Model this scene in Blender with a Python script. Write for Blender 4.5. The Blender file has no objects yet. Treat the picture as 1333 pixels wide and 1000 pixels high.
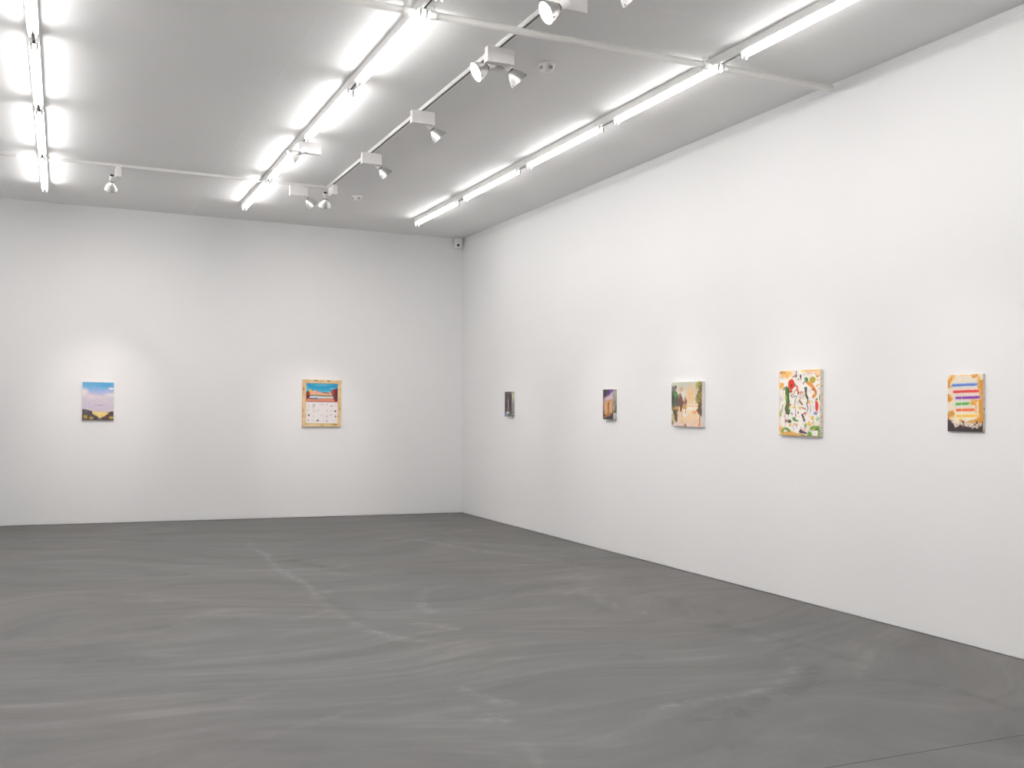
import bpy, bmesh, math
import numpy as np
from mathutils import Vector, Matrix

SC = bpy.context.scene
COL = SC.collection
PI = math.pi

# ------------------------------------------------------------------ camera
FPX, PX, PY = 1312.7, 666.5, 538.517
ROLL, YAW, CAMZ = 0.0136737, math.radians(24.06929), 1.467
fw = Vector((math.sin(YAW), math.cos(YAW), 0))
r0 = Vector((math.cos(YAW), -math.sin(YAW), 0))
u0 = Vector((0, 0, 1))
rt = r0 * math.cos(ROLL) + u0 * math.sin(ROLL)
up = -r0 * math.sin(ROLL) + u0 * math.cos(ROLL)
cd = bpy.data.cameras.new('camera')
cam = bpy.data.objects.new('camera', cd)
COL.objects.link(cam)
cd.sensor_fit = 'HORIZONTAL'
cd.sensor_width = 36.0
cd.lens = 36.0 * FPX / 1333.0
cd.shift_x = 0.0
cd.shift_y = (PY - 500.0) / 1333.0
cd.clip_start, cd.clip_end = 0.05, 100
cam.matrix_world = Matrix(((rt.x, up.x, -fw.x, 0), (rt.y, up.y, -fw.y, 0), (rt.z, up.z, -fw.z, CAMZ), (0, 0, 0, 1)))
SC.camera = cam

# ------------------------------------------------------------------ world, exposure
w = bpy.data.worlds.new('world'); SC.world = w
w.use_nodes = True
w.node_tree.nodes['Background'].inputs[0].default_value = (0.8, 0.8, 0.8, 1)
w.node_tree.nodes['Background'].inputs[1].default_value = 0.0
SC.view_settings.view_transform = 'Standard'
SC.view_settings.look = 'None'
SC.view_settings.gamma = 1.0
SC.view_settings.use_curve_mapping = False
SC.view_settings.exposure = 0.05
TUBE_STRENGTH = (38.0, 38.0, 18.5)      # one value per row of tubes, left to right
TUBE_COLOR = (1.0, 0.985, 0.975, 1)
SPOT_WATTS = 54.0
SPOT_COLOR = (1.0, 0.90, 0.87)

# ------------------------------------------------------------------ dimensions
H = 4.0206                       # ceiling height
XR, YB = 5.397, 13.843           # right wall (at the floor) and back wall
LEAN = -0.013147                 # the right wall leans in by 13 mm per metre
XL, YF = -1.50, -2.00            # left wall, wall behind the camera
ROWS = [-0.204, 2.016, 4.235]
RAIL_W, RAIL_H = 0.064, 0.060
TRX, TRY = 2.73, 11.335          # spotlight tracks
TR_W, TR_H = 0.034, 0.030

def wx(z): return XR + LEAN * z

# ------------------------------------------------------------------ materials
def s2l(c):
    c = np.asarray(c, float) / 255.0
    return np.where(c <= 0.04045, c / 12.92, ((c + 0.055) / 1.055) ** 2.4)

def rgba(c): v = s2l(c); return (float(v[0]), float(v[1]), float(v[2]), 1)

class NT:
    def __init__(s, name):
        s.m = bpy.data.materials.new(name); s.m.use_nodes = True
        s.t = s.m.node_tree; s.n = s.t.nodes; s.l = s.t.links
        s.b = s.n['Principled BSDF']
    def node(s, typ, **kw):
        nd = s.n.new(typ)
        for k, v in kw.items(): setattr(nd, k, v)
        return nd
    def math(s, op, a, b=0.0, c=0.0, clamp=False):
        nd = s.node('ShaderNodeMath', operation=op); nd.use_clamp = clamp
        for i, v in enumerate((a, b, c)):
            if isinstance(v, (int, float)): nd.inputs[i].default_value = v
            else: s.l.new(v, nd.inputs[i])
        return nd.outputs[0]
    def noise(s, vec, scale, detail=4, rough=0.5, dist=0.0):
        nd = s.node('ShaderNodeTexNoise')
        nd.inputs['Scale'].default_value = scale; nd.inputs['Detail'].default_value = detail
        nd.inputs['Roughness'].default_value = rough; nd.inputs['Distortion'].default_value = dist
        if vec is not None: s.l.new(vec, nd.inputs['Vector'])
        return nd
    def ramp(s, fac, stops):
        nd = s.node('ShaderNodeValToRGB'); e = nd.color_ramp.elements
        while len(e) < len(stops): e.new(0.5)
        for i, (p, c) in enumerate(stops): e[i].position = p; e[i].color = c
        s.l.new(fac, nd.inputs[0]); return nd.outputs[0]
    def coord(s): return s.node('ShaderNodeTexCoord').outputs['Object']
    def bump(s, hgt, strength, dist=0.002):
        nd = s.node('ShaderNodeBump'); nd.inputs['Strength'].default_value = strength
        nd.inputs['Distance'].default_value = dist
        s.l.new(hgt, nd.inputs['Height']); s.l.new(nd.outputs[0], s.b.inputs['Normal'])

def plain(name, col, rough=0.5, metal=0.0, var=0.03, nscale=12.0, lin=False):
    m = NT(name)
    c = np.array(col, float) if lin else s2l(col)
    n = m.noise(m.coord(), nscale, 3)
    a = [float(x * (1 - var)) for x in c] + [1]; b = [float(min(1, x * (1 + var))) for x in c] + [1]
    m.l.new(m.ramp(n.outputs['Fac'], [(0.3, a), (0.7, b)]), m.b.inputs['Base Color'])
    m.b.inputs['Roughness'].default_value = rough; m.b.inputs['Metallic'].default_value = metal
    return m.m

def emis(name, col, strength):
    m = NT(name)
    m.b.inputs['Base Color'].default_value = (0.9, 0.9, 0.9, 1)
    m.b.inputs['Emission Color'].default_value = col
    m.b.inputs['Emission Strength'].default_value = strength
    return m.m

def wall_mat():
    m = NT('wall_paint'); co = m.coord()
    n = m.noise(co, 0.7, 3)
    m.l.new(m.ramp(n.outputs['Fac'], [(0.3, (0.865, 0.863, 0.861, 1)), (0.7, (0.88, 0.878, 0.876, 1))]), m.b.inputs['Base Color'])
    f = m.noise(co, 180, 3)
    m.bump(f.outputs['Fac'], 0.08, 0.001)
    m.b.inputs['Roughness'].default_value = 0.75
    return m.m

def ceiling_mat():
    m = NT('ceiling_paint'); co = m.coord()
    n = m.noise(co, 0.9, 4)
    base = m.ramp(n.outputs['Fac'], [(0.3, (0.835, 0.832, 0.826, 1)), (0.7, (0.855, 0.852, 0.846, 1))])
    sep = m.node('ShaderNodeSeparateXYZ'); m.l.new(co, sep.inputs[0])
    wob = m.noise(co, 1.3, 2)
    wv = m.math('MULTIPLY', m.math('SUBTRACT', wob.outputs['Fac'], 0.5), 0.03)
    def seam(axis, v, wd):
        d = m.math('ABSOLUTE', m.math('SUBTRACT', m.math('ADD', sep.outputs[axis], wv), v))
        return m.math('LESS_THAN', d, wd)
    s = None
    for ax, v, wd in ((1, 9.88, 0.006), (1, 5.42, 0.006), (1, 1.0, 0.006), (0, 1.50, 0.005), (0, 3.93, 0.004), (0, -0.93, 0.005)):
        q = seam(ax, v, wd); s = q if s is None else m.math('MAXIMUM', s, q)
    brk = m.noise(co, 2.2, 2)
    s = m.math('MULTIPLY', s, m.math('MULTIPLY_ADD', brk.outputs['Fac'], 2.2, -0.6, clamp=True))
    mx = m.node('ShaderNodeMix', data_type='RGBA')
    m.l.new(s, mx.inputs[0]); m.l.new(base, mx.inputs[6]); mx.inputs[7].default_value = (0.90, 0.897, 0.892, 1)
    m.l.new(mx.outputs[2], m.b.inputs['Base Color'])
    m.b.inputs['Roughness'].default_value = 0.8
    return m.m

def floor_mat():
    m = NT('floor_concrete'); co = m.coord()
    # slow swirls: warp the coordinates, then stretch them across the room
    w1 = m.noise(co, 0.22, 2)
    ws = m.node('ShaderNodeVectorMath', operation='SUBTRACT'); m.l.new(w1.outputs['Color'], ws.inputs[0]); ws.inputs[1].default_value = (0.5, 0.5, 0.5)
    wm = m.node('ShaderNodeVectorMath', operation='SCALE'); m.l.new(ws.outputs[0], wm.inputs[0]); wm.inputs['Scale'].default_value = 5.0
    wa = m.node('ShaderNodeVectorMath', operation='ADD'); m.l.new(co, wa.inputs[0]); m.l.new(wm.outputs[0], wa.inputs[1])
    mp = m.node('ShaderNodeMapping'); m.l.new(wa.outputs[0], mp.inputs['Vector'])
    mp.inputs['Rotation'].default_value = (0, 0, math.radians(24)); mp.inputs['Scale'].default_value = (0.35, 1.9, 1)
    a = m.noise(mp.outputs[0], 1.6, 8, 0.62, 0.6)
    b = m.noise(mp.outputs[0], 6.0, 6, 0.65, 0.4)
    mp2 = m.node('ShaderNodeMapping'); m.l.new(wa.outputs[0], mp2.inputs['Vector']); mp2.inputs['Scale'].default_value = (1.2, 1.2, 1)
    c = m.noise(mp2.outputs[0], 0.5, 5, 0.55)
    g = m.noise(co, 60, 3, 0.6)
    v = m.math('MULTIPLY', a.outputs['Fac'], 0.42)
    v = m.math('MULTIPLY_ADD', b.outputs['Fac'], 0.26, v)
    v = m.math('MULTIPLY_ADD', c.outputs['Fac'], 0.26, v)
    v = m.math('MULTIPLY_ADD', g.outputs['Fac'], 0.06, v)
    at = m.node('ShaderNodeAttribute', attribute_name='marks')
    sp = m.node('ShaderNodeSeparateColor'); m.l.new(at.outputs['Color'], sp.inputs[0])
    br = m.noise(co, 7.0, 6, 0.7, 0.8)
    brk = m.math('MULTIPLY_ADD', br.outputs['Fac'], 3.2, -1.15, clamp=True)
    v = m.math('ADD', v, m.math('MULTIPLY', m.math('MULTIPLY', sp.outputs[0], brk), 0.19))
    v = m.math('SUBTRACT', v, m.math('MULTIPLY', m.math('MULTIPLY', sp.outputs[1], brk), 0.17))
    F = 0.75
    col = m.ramp(v, [(0.35, (0.145*F, 0.1445*F, 0.143*F, 1)), (0.46, (0.194*F, 0.193*F, 0.191*F, 1)),
                     (0.54, (0.226*F, 0.223*F, 0.221*F, 1)), (0.74, (0.36*F, 0.358*F, 0.354*F, 1))])
    # slightly warmer and greener zones
    tz = m.noise(wa.outputs[0], 0.35, 3)
    tint = m.ramp(tz.outputs['Fac'], [(0.35, (0.98, 1.0, 0.99, 1)), (0.65, (1.03, 0.975, 0.97, 1))])
    mx = m.node('ShaderNodeMix', data_type='RGBA', blend_type='MULTIPLY'); mx.inputs[0].default_value = 1
    m.l.new(col, mx.inputs[6]); m.l.new(tint, mx.inputs[7])
    # the saw-cut joint across the near right corner
    sep = m.node('ShaderNodeSeparateXYZ'); m.l.new(co, sep.inputs[0])
    j = m.math('LESS_THAN', m.math('ABSOLUTE', m.math('SUBTRACT', sep.outputs[1], 3.314)), 0.0035)
    m2 = m.node('ShaderNodeMix', data_type='RGBA'); m.l.new(j, m2.inputs[0]); m.l.new(mx.outputs[2], m2.inputs[6]); m2.inputs[7].default_value = (0.05, 0.048, 0.045, 1)
    m.l.new(m2.outputs[2], m.b.inputs['Base Color'])
    rr = m.math('MULTIPLY_ADD', b.outputs['Fac'], 0.2, 0.52)
    m.l.new(rr, m.b.inputs['Roughness'])
    m.b.inputs['Specular IOR Level'].default_value = 0.3
    m.bump(b.outputs['Fac'], 0.12, 0.004)
    return m.m

def paint_mat():
    m = NT('oil_paint')
    at = m.node('ShaderNodeAttribute', attribute_name='paint')
    m.l.new(at.outputs['Color'], m.b.inputs['Base Color'])
    n = m.noise(m.coord(), 260, 4)
    m.bump(n.outputs['Fac'], 0.25, 0.001)
    m.b.inputs['Roughness'].default_value = 0.55
    return m.m

M = {}
M['wall'] = wall_mat(); M['ceiling'] = ceiling_mat(); M['floor'] = floor_mat(); M['paint'] = paint_mat()
M['white'] = plain('white_enamel', (243, 242, 240), 0.42, 0, 0.02)
M['track'] = plain('white_track', (234, 233, 231), 0.4, 0, 0.02)
M['box'] = plain('gearbox_white', (236, 233, 232), 0.5, 0, 0.02)
M['pipe'] = plain('painted_pipe', (234, 232, 229), 0.45, 0, 0.01)
M['dark'] = plain('dark_slot', (58, 54, 50), 0.6)
M['black'] = plain('black_plastic', (18, 18, 18), 0.35)
M['holder'] = plain('lamp_holder_grey', (196, 195, 192), 0.5)
M['metal'] = plain('satin_aluminium', (214, 213, 210), 0.34, 0.9, 0.03)
M['steel'] = plain('steel_ring', (120, 118, 112), 0.35, 0.9)
M['canvas'] = plain('bare_canvas', (228, 222, 208), 0.8)
M['canvas_white'] = plain('white_canvas_edge', (236, 234, 232), 0.8)
TUBES = [emis('fluorescent_glow', TUBE_COLOR, q) for q in TUBE_STRENGTH]
M['lens'] = emis('lamp_lens_glow', (1.0, 0.97, 0.93, 1), 14.0)
M['detector'] = plain('detector_plastic', (222, 219, 215), 0.5)

# ------------------------------------------------------------------ mesh helpers
def link(name, bm, mat, parent=None, smooth=False, loc=None):
    me = bpy.data.meshes.new(name)
    bmesh.ops.recalc_face_normals(bm, faces=bm.faces[:])
    bm.to_mesh(me); bm.free()
    if smooth:
        for p in me.polygons: p.use_smooth = True
    me.materials.append(mat)
    o = bpy.data.objects.new(name, me); COL.objects.link(o)
    if parent: o.parent = parent
    if loc: o.location = loc
    return o

def box(bm, x0, x1, y0, y1, z0, z1, bev=0.0, mat=None):
    r = bmesh.ops.create_cube(bm, size=1.0)
    vs = r['verts']
    for v in vs:
        v.co = Vector((x0 + (v.co.x + .5) * (x1 - x0), y0 + (v.co.y + .5) * (y1 - y0), z0 + (v.co.z + .5) * (z1 - z0)))
    if bev:
        es = list({e for v in vs for e in v.link_edges})
        rb = bmesh.ops.bevel(bm, geom=es, offset=bev, segments=2, profile=0.6, affect='EDGES')
        vs = list({v for f in rb['faces'] for v in f.verts} | {v for v in vs if v.is_valid})
    if mat is not None:
        for v in vs:
            if v.is_valid: v.co = mat @ v.co
    return vs

def frame_to(p0, d):
    z = d.normalized(); x = z.orthogonal().normalized(); y = z.cross(x)
    return Matrix(((x.x, y.x, z.x, p0.x), (x.y, y.y, z.y, p0.y), (x.z, y.z, z.z, p0.z), (0, 0, 0, 1)))

def lathe(bm, prof, seg, mtx, cap0=False, cap1=False):
    """prof: (radius, height) pairs turned about the local z of mtx"""
    rings = []
    for r, h in prof:
        rings.append([bm.verts.new(mtx @ Vector((r * math.cos(2*PI*k/seg), r * math.sin(2*PI*k/seg), h))) for k in range(seg)])
    for a, b in zip(rings, rings[1:]):
        for k in range(seg): bm.faces.new((a[k], a[(k+1) % seg], b[(k+1) % seg], b[k]))
    if cap0: bm.faces.new(rings[0][::-1])
    if cap1: bm.faces.new(rings[-1])

def cyl(bm, p0, p1, r, seg=24, bev=0.0):
    p0, p1 = Vector(p0), Vector(p1); L = (p1 - p0).length
    pr = [(r, 0), (r, L)] if not bev else [(r-bev, 0), (r, bev), (r, L-bev), (r-bev, L)]
    lathe(bm, pr, seg, frame_to(p0, p1 - p0), True, True)

def extrude_profile(bm, pts, axis, a0, a1, fn=None):
    """closed 2D profile (u, z) swept along an axis ('x' or 'y') from a0 to a1"""
    def P(u, z, t): return Vector((u, t, z)) if axis == 'y' else Vector((t, u, z))
    A = [bm.verts.new(P(u, z, a0)) for u, z in pts]; B = [bm.verts.new(P(u, z, a1)) for u, z in pts]
    n = len(pts)
    for i in range(n): bm.faces.new((A[i], A[(i+1) % n], B[(i+1) % n], B[i]))
    bm.faces.new(A[::-1]); bm.faces.new(B)

def empty(name, loc=(0, 0, 0), rz=0.0):
    o = bpy.data.objects.new(name, None); COL.objects.link(o)
    o.location = loc; o.rotation_euler = (0, 0, rz); o.empty_display_size = 0.1
    return o

def tag(o, label, cat, group=None):
    o['label'] = label; o['category'] = cat
    if group: o['group'] = group
    return o

def struct(o): o['kind'] = 'structure'; return o

def copy_tree(root):
    kids = {}
    for o in list(COL.objects): kids.setdefault(o.parent, []).append(o)
    def rec(o, par):
        c = o.copy(); COL.objects.link(c); c.parent = par
        c.matrix_parent_inverse = o.matrix_parent_inverse.copy()
        for k in kids.get(o, []): rec(k, c)
        return c
    return rec(root, None)

# ------------------------------------------------------------------ the room
RNG = np.random.RandomState(4)
def vnoise(X, Y, seed=0):
    """smooth value noise on arrays"""
    xi = np.floor(X).astype(int); yi = np.floor(Y).astype(int); xf = X - xi; yf = Y - yi
    def h(a, b):
        n = (a * 374761393 + b * 668265263 + seed * 1274126177) & 0x7fffffff
        n = ((n ^ (n >> 13)) * 1274126177) & 0x7fffffff
        return ((n ^ (n >> 16)) & 0xffff) / 65535.0
    sx = xf * xf * (3 - 2 * xf); sy = yf * yf * (3 - 2 * yf)
    return (h(xi, yi)*(1-sx) + h(xi+1, yi)*sx) * (1-sy) + (h(xi, yi+1)*(1-sx) + h(xi+1, yi+1)*sx) * sy
def fbm(X, Y, seed=0, o=4):
    s = 0; a = 0.5; t = 0
    for k in range(o):
        s = s + a * vnoise(X * 2**k, Y * 2**k, seed + k); t += a; a *= 0.5
    return s / t

def seg_dist(U, V, pts):
    D = np.full(U.shape, 1e9); T = np.zeros(U.shape)
    n = len(pts) - 1
    for i in range(n):
        ax, ay = pts[i]; bx, by = pts[i+1]; dx, dy = bx-ax, by-ay
        t = np.clip(((U-ax)*dx + (V-ay)*dy) / (dx*dx + dy*dy + 1e-12), 0, 1)
        d = np.hypot(U-ax-t*dx, V-ay-t*dy); k = d < D
        D = np.where(k, d, D); T = np.where(k, (i + t)/n, T)
    return D, T

def smooth_pts(pts, it=3):
    for _ in range(it):
        q = [pts[0]]
        for a, b in zip(pts, pts[1:]):
            q += [(a[0]*.75+b[0]*.25, a[1]*.75+b[1]*.25), (a[0]*.25+b[0]*.75, a[1]*.25+b[1]*.75)]
        q.append(pts[-1]); pts = q
    return pts

def grid_mesh(name, P, colors, attr, mat, parent=None, keep=None):
    """P: (n, m, 3) vertex grid, colors: (n, m, 3) linear"""
    n, m = P.shape[:2]
    idx = np.arange(n*m).reshape(n, m)
    F = np.stack([idx[:-1, :-1], idx[:-1, 1:], idx[1:, 1:], idx[1:, :-1]], -1)
    F = F[keep] if keep is not None else F.reshape(-1, 4)
    me = bpy.data.meshes.new(name)
    me.from_pydata(P.reshape(-1, 3).tolist(), [], F.tolist())
    ca = me.color_attributes.new(attr, 'FLOAT_COLOR', 'POINT')
    c = np.ones((n*m, 4), np.float32); c[:, :3] = colors.reshape(-1, 3)
    ca.data.foreach_set('color', c.ravel())
    me.materials.append(mat); me.update()
    o = bpy.data.objects.new(name, me); COL.objects.link(o)
    if parent: o.parent = parent
    return o

def build_floor():
    xs = np.arange(XL - 0.1, XR + 0.12, 0.03); ys = np.arange(YF - 0.1, YB + 0.12, 0.03)
    X, Y = np.meshgrid(xs, ys, indexing='ij')
    wxn = (fbm(X*0.9, Y*0.9, 7) - .5)*0.35; wyn = (fbm(X*0.9+9, Y*0.9, 8) - .5)*0.35
    U, V = X + wxn, Y + wyn
    Lm = np.zeros(X.shape); Dm = np.zeros(X.shape)
    # trowel marks on the floor, world metres: (polyline, half width, strength, light?)
    def arc(cx, cy, rx, ry, a0, a1, n=14):
        return [(cx + rx*math.cos(math.radians(a0+(a1-a0)*k/n)), cy + ry*math.sin(math.radians(a0+(a1-a0)*k/n))) for k in range(n+1)]
    marks = MARKS_FN(arc)
    for pts, hw, st, light in marks:
        D, T = seg_dist(U, V, pts)
        g = np.exp(-(D/hw)**2) * st * np.clip(np.minimum(T, 1-T)*6, 0, 1)
        if light: Lm = np.maximum(Lm, g)
        else: Dm = np.maximum(Dm, g)
    P = np.stack([X, Y, np.zeros(X.shape)], -1)
    o = grid_mesh('floor', P, np.stack([Lm, Dm, Lm*0], -1), 'marks', M['floor'])
    return struct(o)

def MARKS_FN(arc):
    R = []
    L = lambda p, w, s, it=2: R.append((smooth_pts(p, it), w, s, True))
    K = lambda p, w, s, it=2: R.append((smooth_pts(p, it), w, s, False))
    for m in FLOOR_MARKS:
        (L if m[0] == 'L' else K)(m[1], m[2], m[3])
    return R

FLOOR_MARKS = [
    ('L', [(1.92, 11.39), (1.85, 10.51), (1.79, 9.55), (1.87, 8.45), (1.84, 7.62), (1.89, 7.13), (1.87, 6.54), (1.99, 6.18), (2.25, 6.01)], 0.05, 1),
    ('L', [(2.46, 6.92), (2.50, 7.28), (2.71, 7.76), (3.00, 7.97), (3.28, 7.71)], 0.05, 0.8),
    ('L', [(3.43, 11.42), (3.89, 10.97), (4.01, 10.30), (4.29, 9.58)], 0.06, 0.8),
    ('L', [(2.27, 6.71), (2.36, 6.56), (2.50, 6.41)], 0.07, 1),
    ('L', [(1.96, 5.11), (1.99, 4.86), (2.08, 4.63)], 0.05, 1),
    ('L', [(1.85, 4.62), (1.94, 4.44)], 0.06, 0.8),
    ('L', [(1.56, 7.96), (2.06, 8.26), (1.70, 7.51)], 0.04, 0.5),
    ('L', [(1.26, 6.95), (1.69, 7.21), (1.91, 7.43)], 0.04, 0.6),
    ('K', [(0.34, 7.16), (0.78, 7.15)], 0.06, 0.8),
    ('K', [(0.10, 6.36), (0.60, 6.33)], 0.06, 0.6),
    ('L', [(0.71, 4.61), (1.09, 4.79), (1.43, 4.93), (1.80, 4.93)], 0.03, 0.6),
    ('L', [(0.72, 5.20), (0.96, 5.26), (1.10, 5.39)], 0.03, 0.5),
    ('K', [(1.95, 10.02), (2.14, 9.48), (2.45, 8.98)], 0.08, 0.8),
    ('K', [(1.88, 7.78), (1.88, 7.29), (1.94, 6.88)], 0.06, 0.9),
    ('L', [(4.20, 4.90), (3.87, 4.61), (3.30, 4.35), (2.92, 4.33), (2.60, 4.33)], 0.05, 0.8),
    ('K', [(4.18, 4.69), (3.80, 4.40), (3.09, 4.07), (2.70, 4.09)], 0.07, 1),
    ('K', [(3.97, 4.51), (3.61, 4.34), (3.16, 4.21)], 0.05, 0.8),
    ('L', [(4.68, 8.21), (4.08, 7.43), (3.85, 6.66), (4.07, 6.04), (4.55, 5.72)], 0.08, 0.5),
    ('K', [(4.93, 7.98), (4.50, 7.40), (4.33, 6.55), (4.60, 6.14)], 0.1, 0.5),
    ('K', [(4.04, 6.00), (4.37, 5.50), (4.43, 4.97), (4.50, 4.58)], 0.05, 0.7),
    ('K', [(4.19, 4.33), (4.51, 4.07), (4.45, 3.59)], 0.05, 0.7),
    ('L', [(4.44, 4.55), (4.13, 4.30)], 0.04, 0.5),
    ('K', [(2.68, 3.68), (2.86, 3.72)], 0.03, 0.9),
    ('L', [(1.88, 4.16), (1.85, 3.90), (1.80, 3.77)], 0.03, 0.6),
    ('K', [(3.09, 5.43), (3.20, 5.26)], 0.04, 0.8),
    ('L', [(0.96, 11.92), (1.46, 11.98), (1.96, 11.38)], 0.05, 0.6),
    ('L', [(4.26, 10.02), (4.47, 8.79), (4.66, 8.22)], 0.07, 0.5),
    ('L', [(-0.21, 7.24), (0.20, 7.01), (0.73, 6.96)], 0.05, 0.5),
    ('L', [(-0.17, 9.67), (0.46, 9.67), (0.92, 9.70)], 0.08, 0.4),
]


build_floor()

T = 0.15
# ceiling slab
bm = bmesh.new(); box(bm, XL - T, XR + T, YF - T, YB + T, H, H + T)
struct(link('ceiling', bm, M['ceiling']))
# back wall with a narrow shadow gap at the floor
bm = bmesh.new()
extrude_profile(bm, [(YB, 0.006), (YB, H), (YB + T, H), (YB + T, -0.02), (YB + 0.012, -0.02), (YB + 0.012, 0.006)], 'x', XL - T, XR + T + 0.0)
struct(link('wall_back', bm, M['wall']))
# right wall: leans in a little, with a shallow recessed band under the ceiling
bm = bmesh.new()
zb = H - 0.063
extrude_profile(bm, [(wx(0.006), 0.006), (wx(zb), zb), (wx(zb) + 0.005, zb + 0.008), (wx(H) + 0.005, H), (XR + T, H), (XR + T, -0.02), (XR + 0.012, -0.02), (XR + 0.012, 0.006)], 'y', YF - T, YB)
struct(link('wall_right', bm, M['wall']))
bm = bmesh.new(); box(bm, XL - T, XL, YF - T, YB, 0, H)
struct(link('wall_left', bm, M['wall']))
bm = bmesh.new(); box(bm, XL, XR - 0.06, YF - T, YF, 0, H)
struct(link('wall_front', bm, M['wall']))

# ------------------------------------------------------------------ light rails and fluorescent lights
ROWNAME = ['leftmost row, out of the frame', 'row on the left side of the ceiling', 'middle row of the ceiling', 'row nearest the right wall']
RAIL_Y0, RAIL_Y1 = YF + 0.5, 12.66
def make_rail(x, label):
    e = empty('light_rail', (x, (RAIL_Y0 + RAIL_Y1)/2, H))
    a, b = RAIL_Y0 - e.location.y, RAIL_Y1 - e.location.y
    w2, g = RAIL_W/2, 0.010
    bm = bmesh.new()
    extrude_profile(bm, [(-w2, 0), (-w2, -RAIL_H + .016), (-w2 - .003, -RAIL_H + .012), (-w2 - .003, -RAIL_H), (-g, -RAIL_H), (-g, -RAIL_H + .022), (g, -RAIL_H + .022), (g, -RAIL_H), (w2 + .003, -RAIL_H), (w2 + .003, -RAIL_H + .012), (w2, -RAIL_H + .016), (w2, 0)], 'y', a, b)
    link('rail_body', bm, M['white'], e)
    bm = bmesh.new(); box(bm, -g + .0005, g - .0005, a + .01, b - .002, -RAIL_H + .010, -RAIL_H + .0215)
    link('slot_liner', bm, M['dark'], e)
    bm = bmesh.new()
    box(bm, -0.008, 0.008, b - 0.0, b + 0.012, -RAIL_H + .004, -RAIL_H + .018)
    k = link('end_plug', bm, M['dark'], e); k['label'] = 'dark plug at the end of the rail'
    tag(e, label, 'light rail', 'light rails on the ceiling')
    return e

rail_labels = [
               'white ceiling rail farthest from the right wall, carrying the leftmost row of tubes',
               'white ceiling rail carrying the middle row of tubes, a spotlight hung from it',
               'white ceiling rail along the right wall, carrying the row of tubes nearest that wall']
for x, lb in zip(ROWS, rail_labels): make_rail(x, lb)

TL = 1.445
def make_light(tube_mat):
    """twin-tube batten, origin at the far end under the rail, running towards -y"""
    e = empty('fluorescent_light')
    z = -RAIL_H
    bm = bmesh.new()
    box(bm, -0.030, 0.030, -TL - 0.030, 0.012, z - .004, z, 0.001)
    link('tray', bm, M['white'], e)
    for s in (-1, 1):
        bm = bmesh.new()
        lathe(bm, [(0.006, 0), (0.0125, 0.004), (0.0125, TL - .004), (0.006, TL)], 20, frame_to(Vector((s*0.0195, 0, z - 0.0175)), Vector((0, -1, 0))), True, True)
        link('tube', bm, tube_mat, e, True)
    for s in (-1, 1):
        for yy in (-TL - 0.022, 0.004):
            bm = bmesh.new()
            vs = box(bm, s*0.0195 - .0085, s*0.0195 + .0085, yy, yy + .014, z - .050, z - .004)
            for v in vs:
                if v.co.z < z - .04: v.co.x = s*0.0195 + (v.co.x - s*0.0195)*0.55
            bmesh.ops.bevel(bm, geom=bm.edges[:], offset=0.002, segments=2, affect='EDGES')
            link('lamp_holder', bm, M['holder'], e)
    return e

NP = {0: 'farthest', 1: 'second from the far end', 2: 'third from the far end', 3: 'fourth from the far end', 4: 'nearest'}
RN = ['in the leftmost row', 'in the middle row', 'in the row along the right wall']
PITCH = 1.737
vis = {0: [0, 1, 2, 3], 1: [0, 1, 2, 3], 2: [0, 1, 2, 3, 4]}
for ri, x in enumerate(ROWS):
    n = 0; proto = make_light(TUBES[ri]); first = True
    while 12.60 - PITCH*n - TL > RAIL_Y0 + 0.1:
        o = proto if first else copy_tree(proto); first = False
        o.location = (x, 12.605 - PITCH*n, H)
        last = vis[ri][-1] if vis[ri] else -1
        if n in vis[ri]:
            pos = ['farthest', 'second farthest', 'third farthest', 'fourth farthest', 'fifth farthest'][n]
            lb = '%s lit twin-tube fluorescent light %s' % (pos, RN[ri])
            if n == 0 and ri == 0: lb = 'farthest lit twin-tube fluorescent light in the leftmost row, by the track end'
            if n == last and ri == 0: lb = 'nearest visible lit twin-tube fluorescent light in the leftmost row, cut by the top edge'
            if n == last and ri == 1: lb = 'fourth farthest fluorescent light in the middle row, its near end meeting the crossing pipe'
            if n == last and ri == 2: lb = 'nearest visible fluorescent light along the right wall, just past the pipe'
        else:
            lb = 'lit twin-tube fluorescent light outside the picture ' + ('nearer than the top edge')
        tag(o, lb, 'ceiling light', 'fluorescent lights on the rails')
        n += 1

# ------------------------------------------------------------------ crossing pipe (in lengths between the rails)
PZ, PR = H - 0.0545, 0.0243
def pipe(x0, x1, label, clamps):
    e = empty('ceiling_pipe', ((x0+x1)/2, 6.01, H))
    c = e.location.x
    bm = bmesh.new(); cyl(bm, (x0 - c, 0, PZ - H), (x1 - c, 0, PZ - H), PR, 28, 0.002)
    link('pipe_run', bm, M['pipe'], e, True)
    for cx in clamps:
        bm = bmesh.new()
        cyl(bm, (cx - c - .022, 0, PZ - H), (cx - c + .022, 0, PZ - H), PR + .006, 24, .002)
        box(bm, cx - c - .008, cx - c + .008, -PR - .004, PR + .004, -0.03, -0.002, 0.002)
        link('pipe_clamp', bm, M['white'], e)
    tag(e, label, 'pipe', 'lengths of white pipe across the ceiling')
w2 = RAIL_W/2
pipe(ROWS[0] + w2 + .004, ROWS[1] - w2 - .01, 'white ceiling pipe ending at the middle light rail from the left', [ROWS[1] - w2 - .06])
pipe(ROWS[1] + w2 + .01, ROWS[2] - w2 - .006, 'long white ceiling pipe between the middle light rail and the right-hand one', [ROWS[1] + w2 + .05, ROWS[2] - w2 - .05])
pipe(ROWS[2] + w2 + .006, wx(H) - 0.038, 'short white ceiling pipe from the right-hand light rail to the right wall', [ROWS[2] + w2 + .045])

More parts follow.
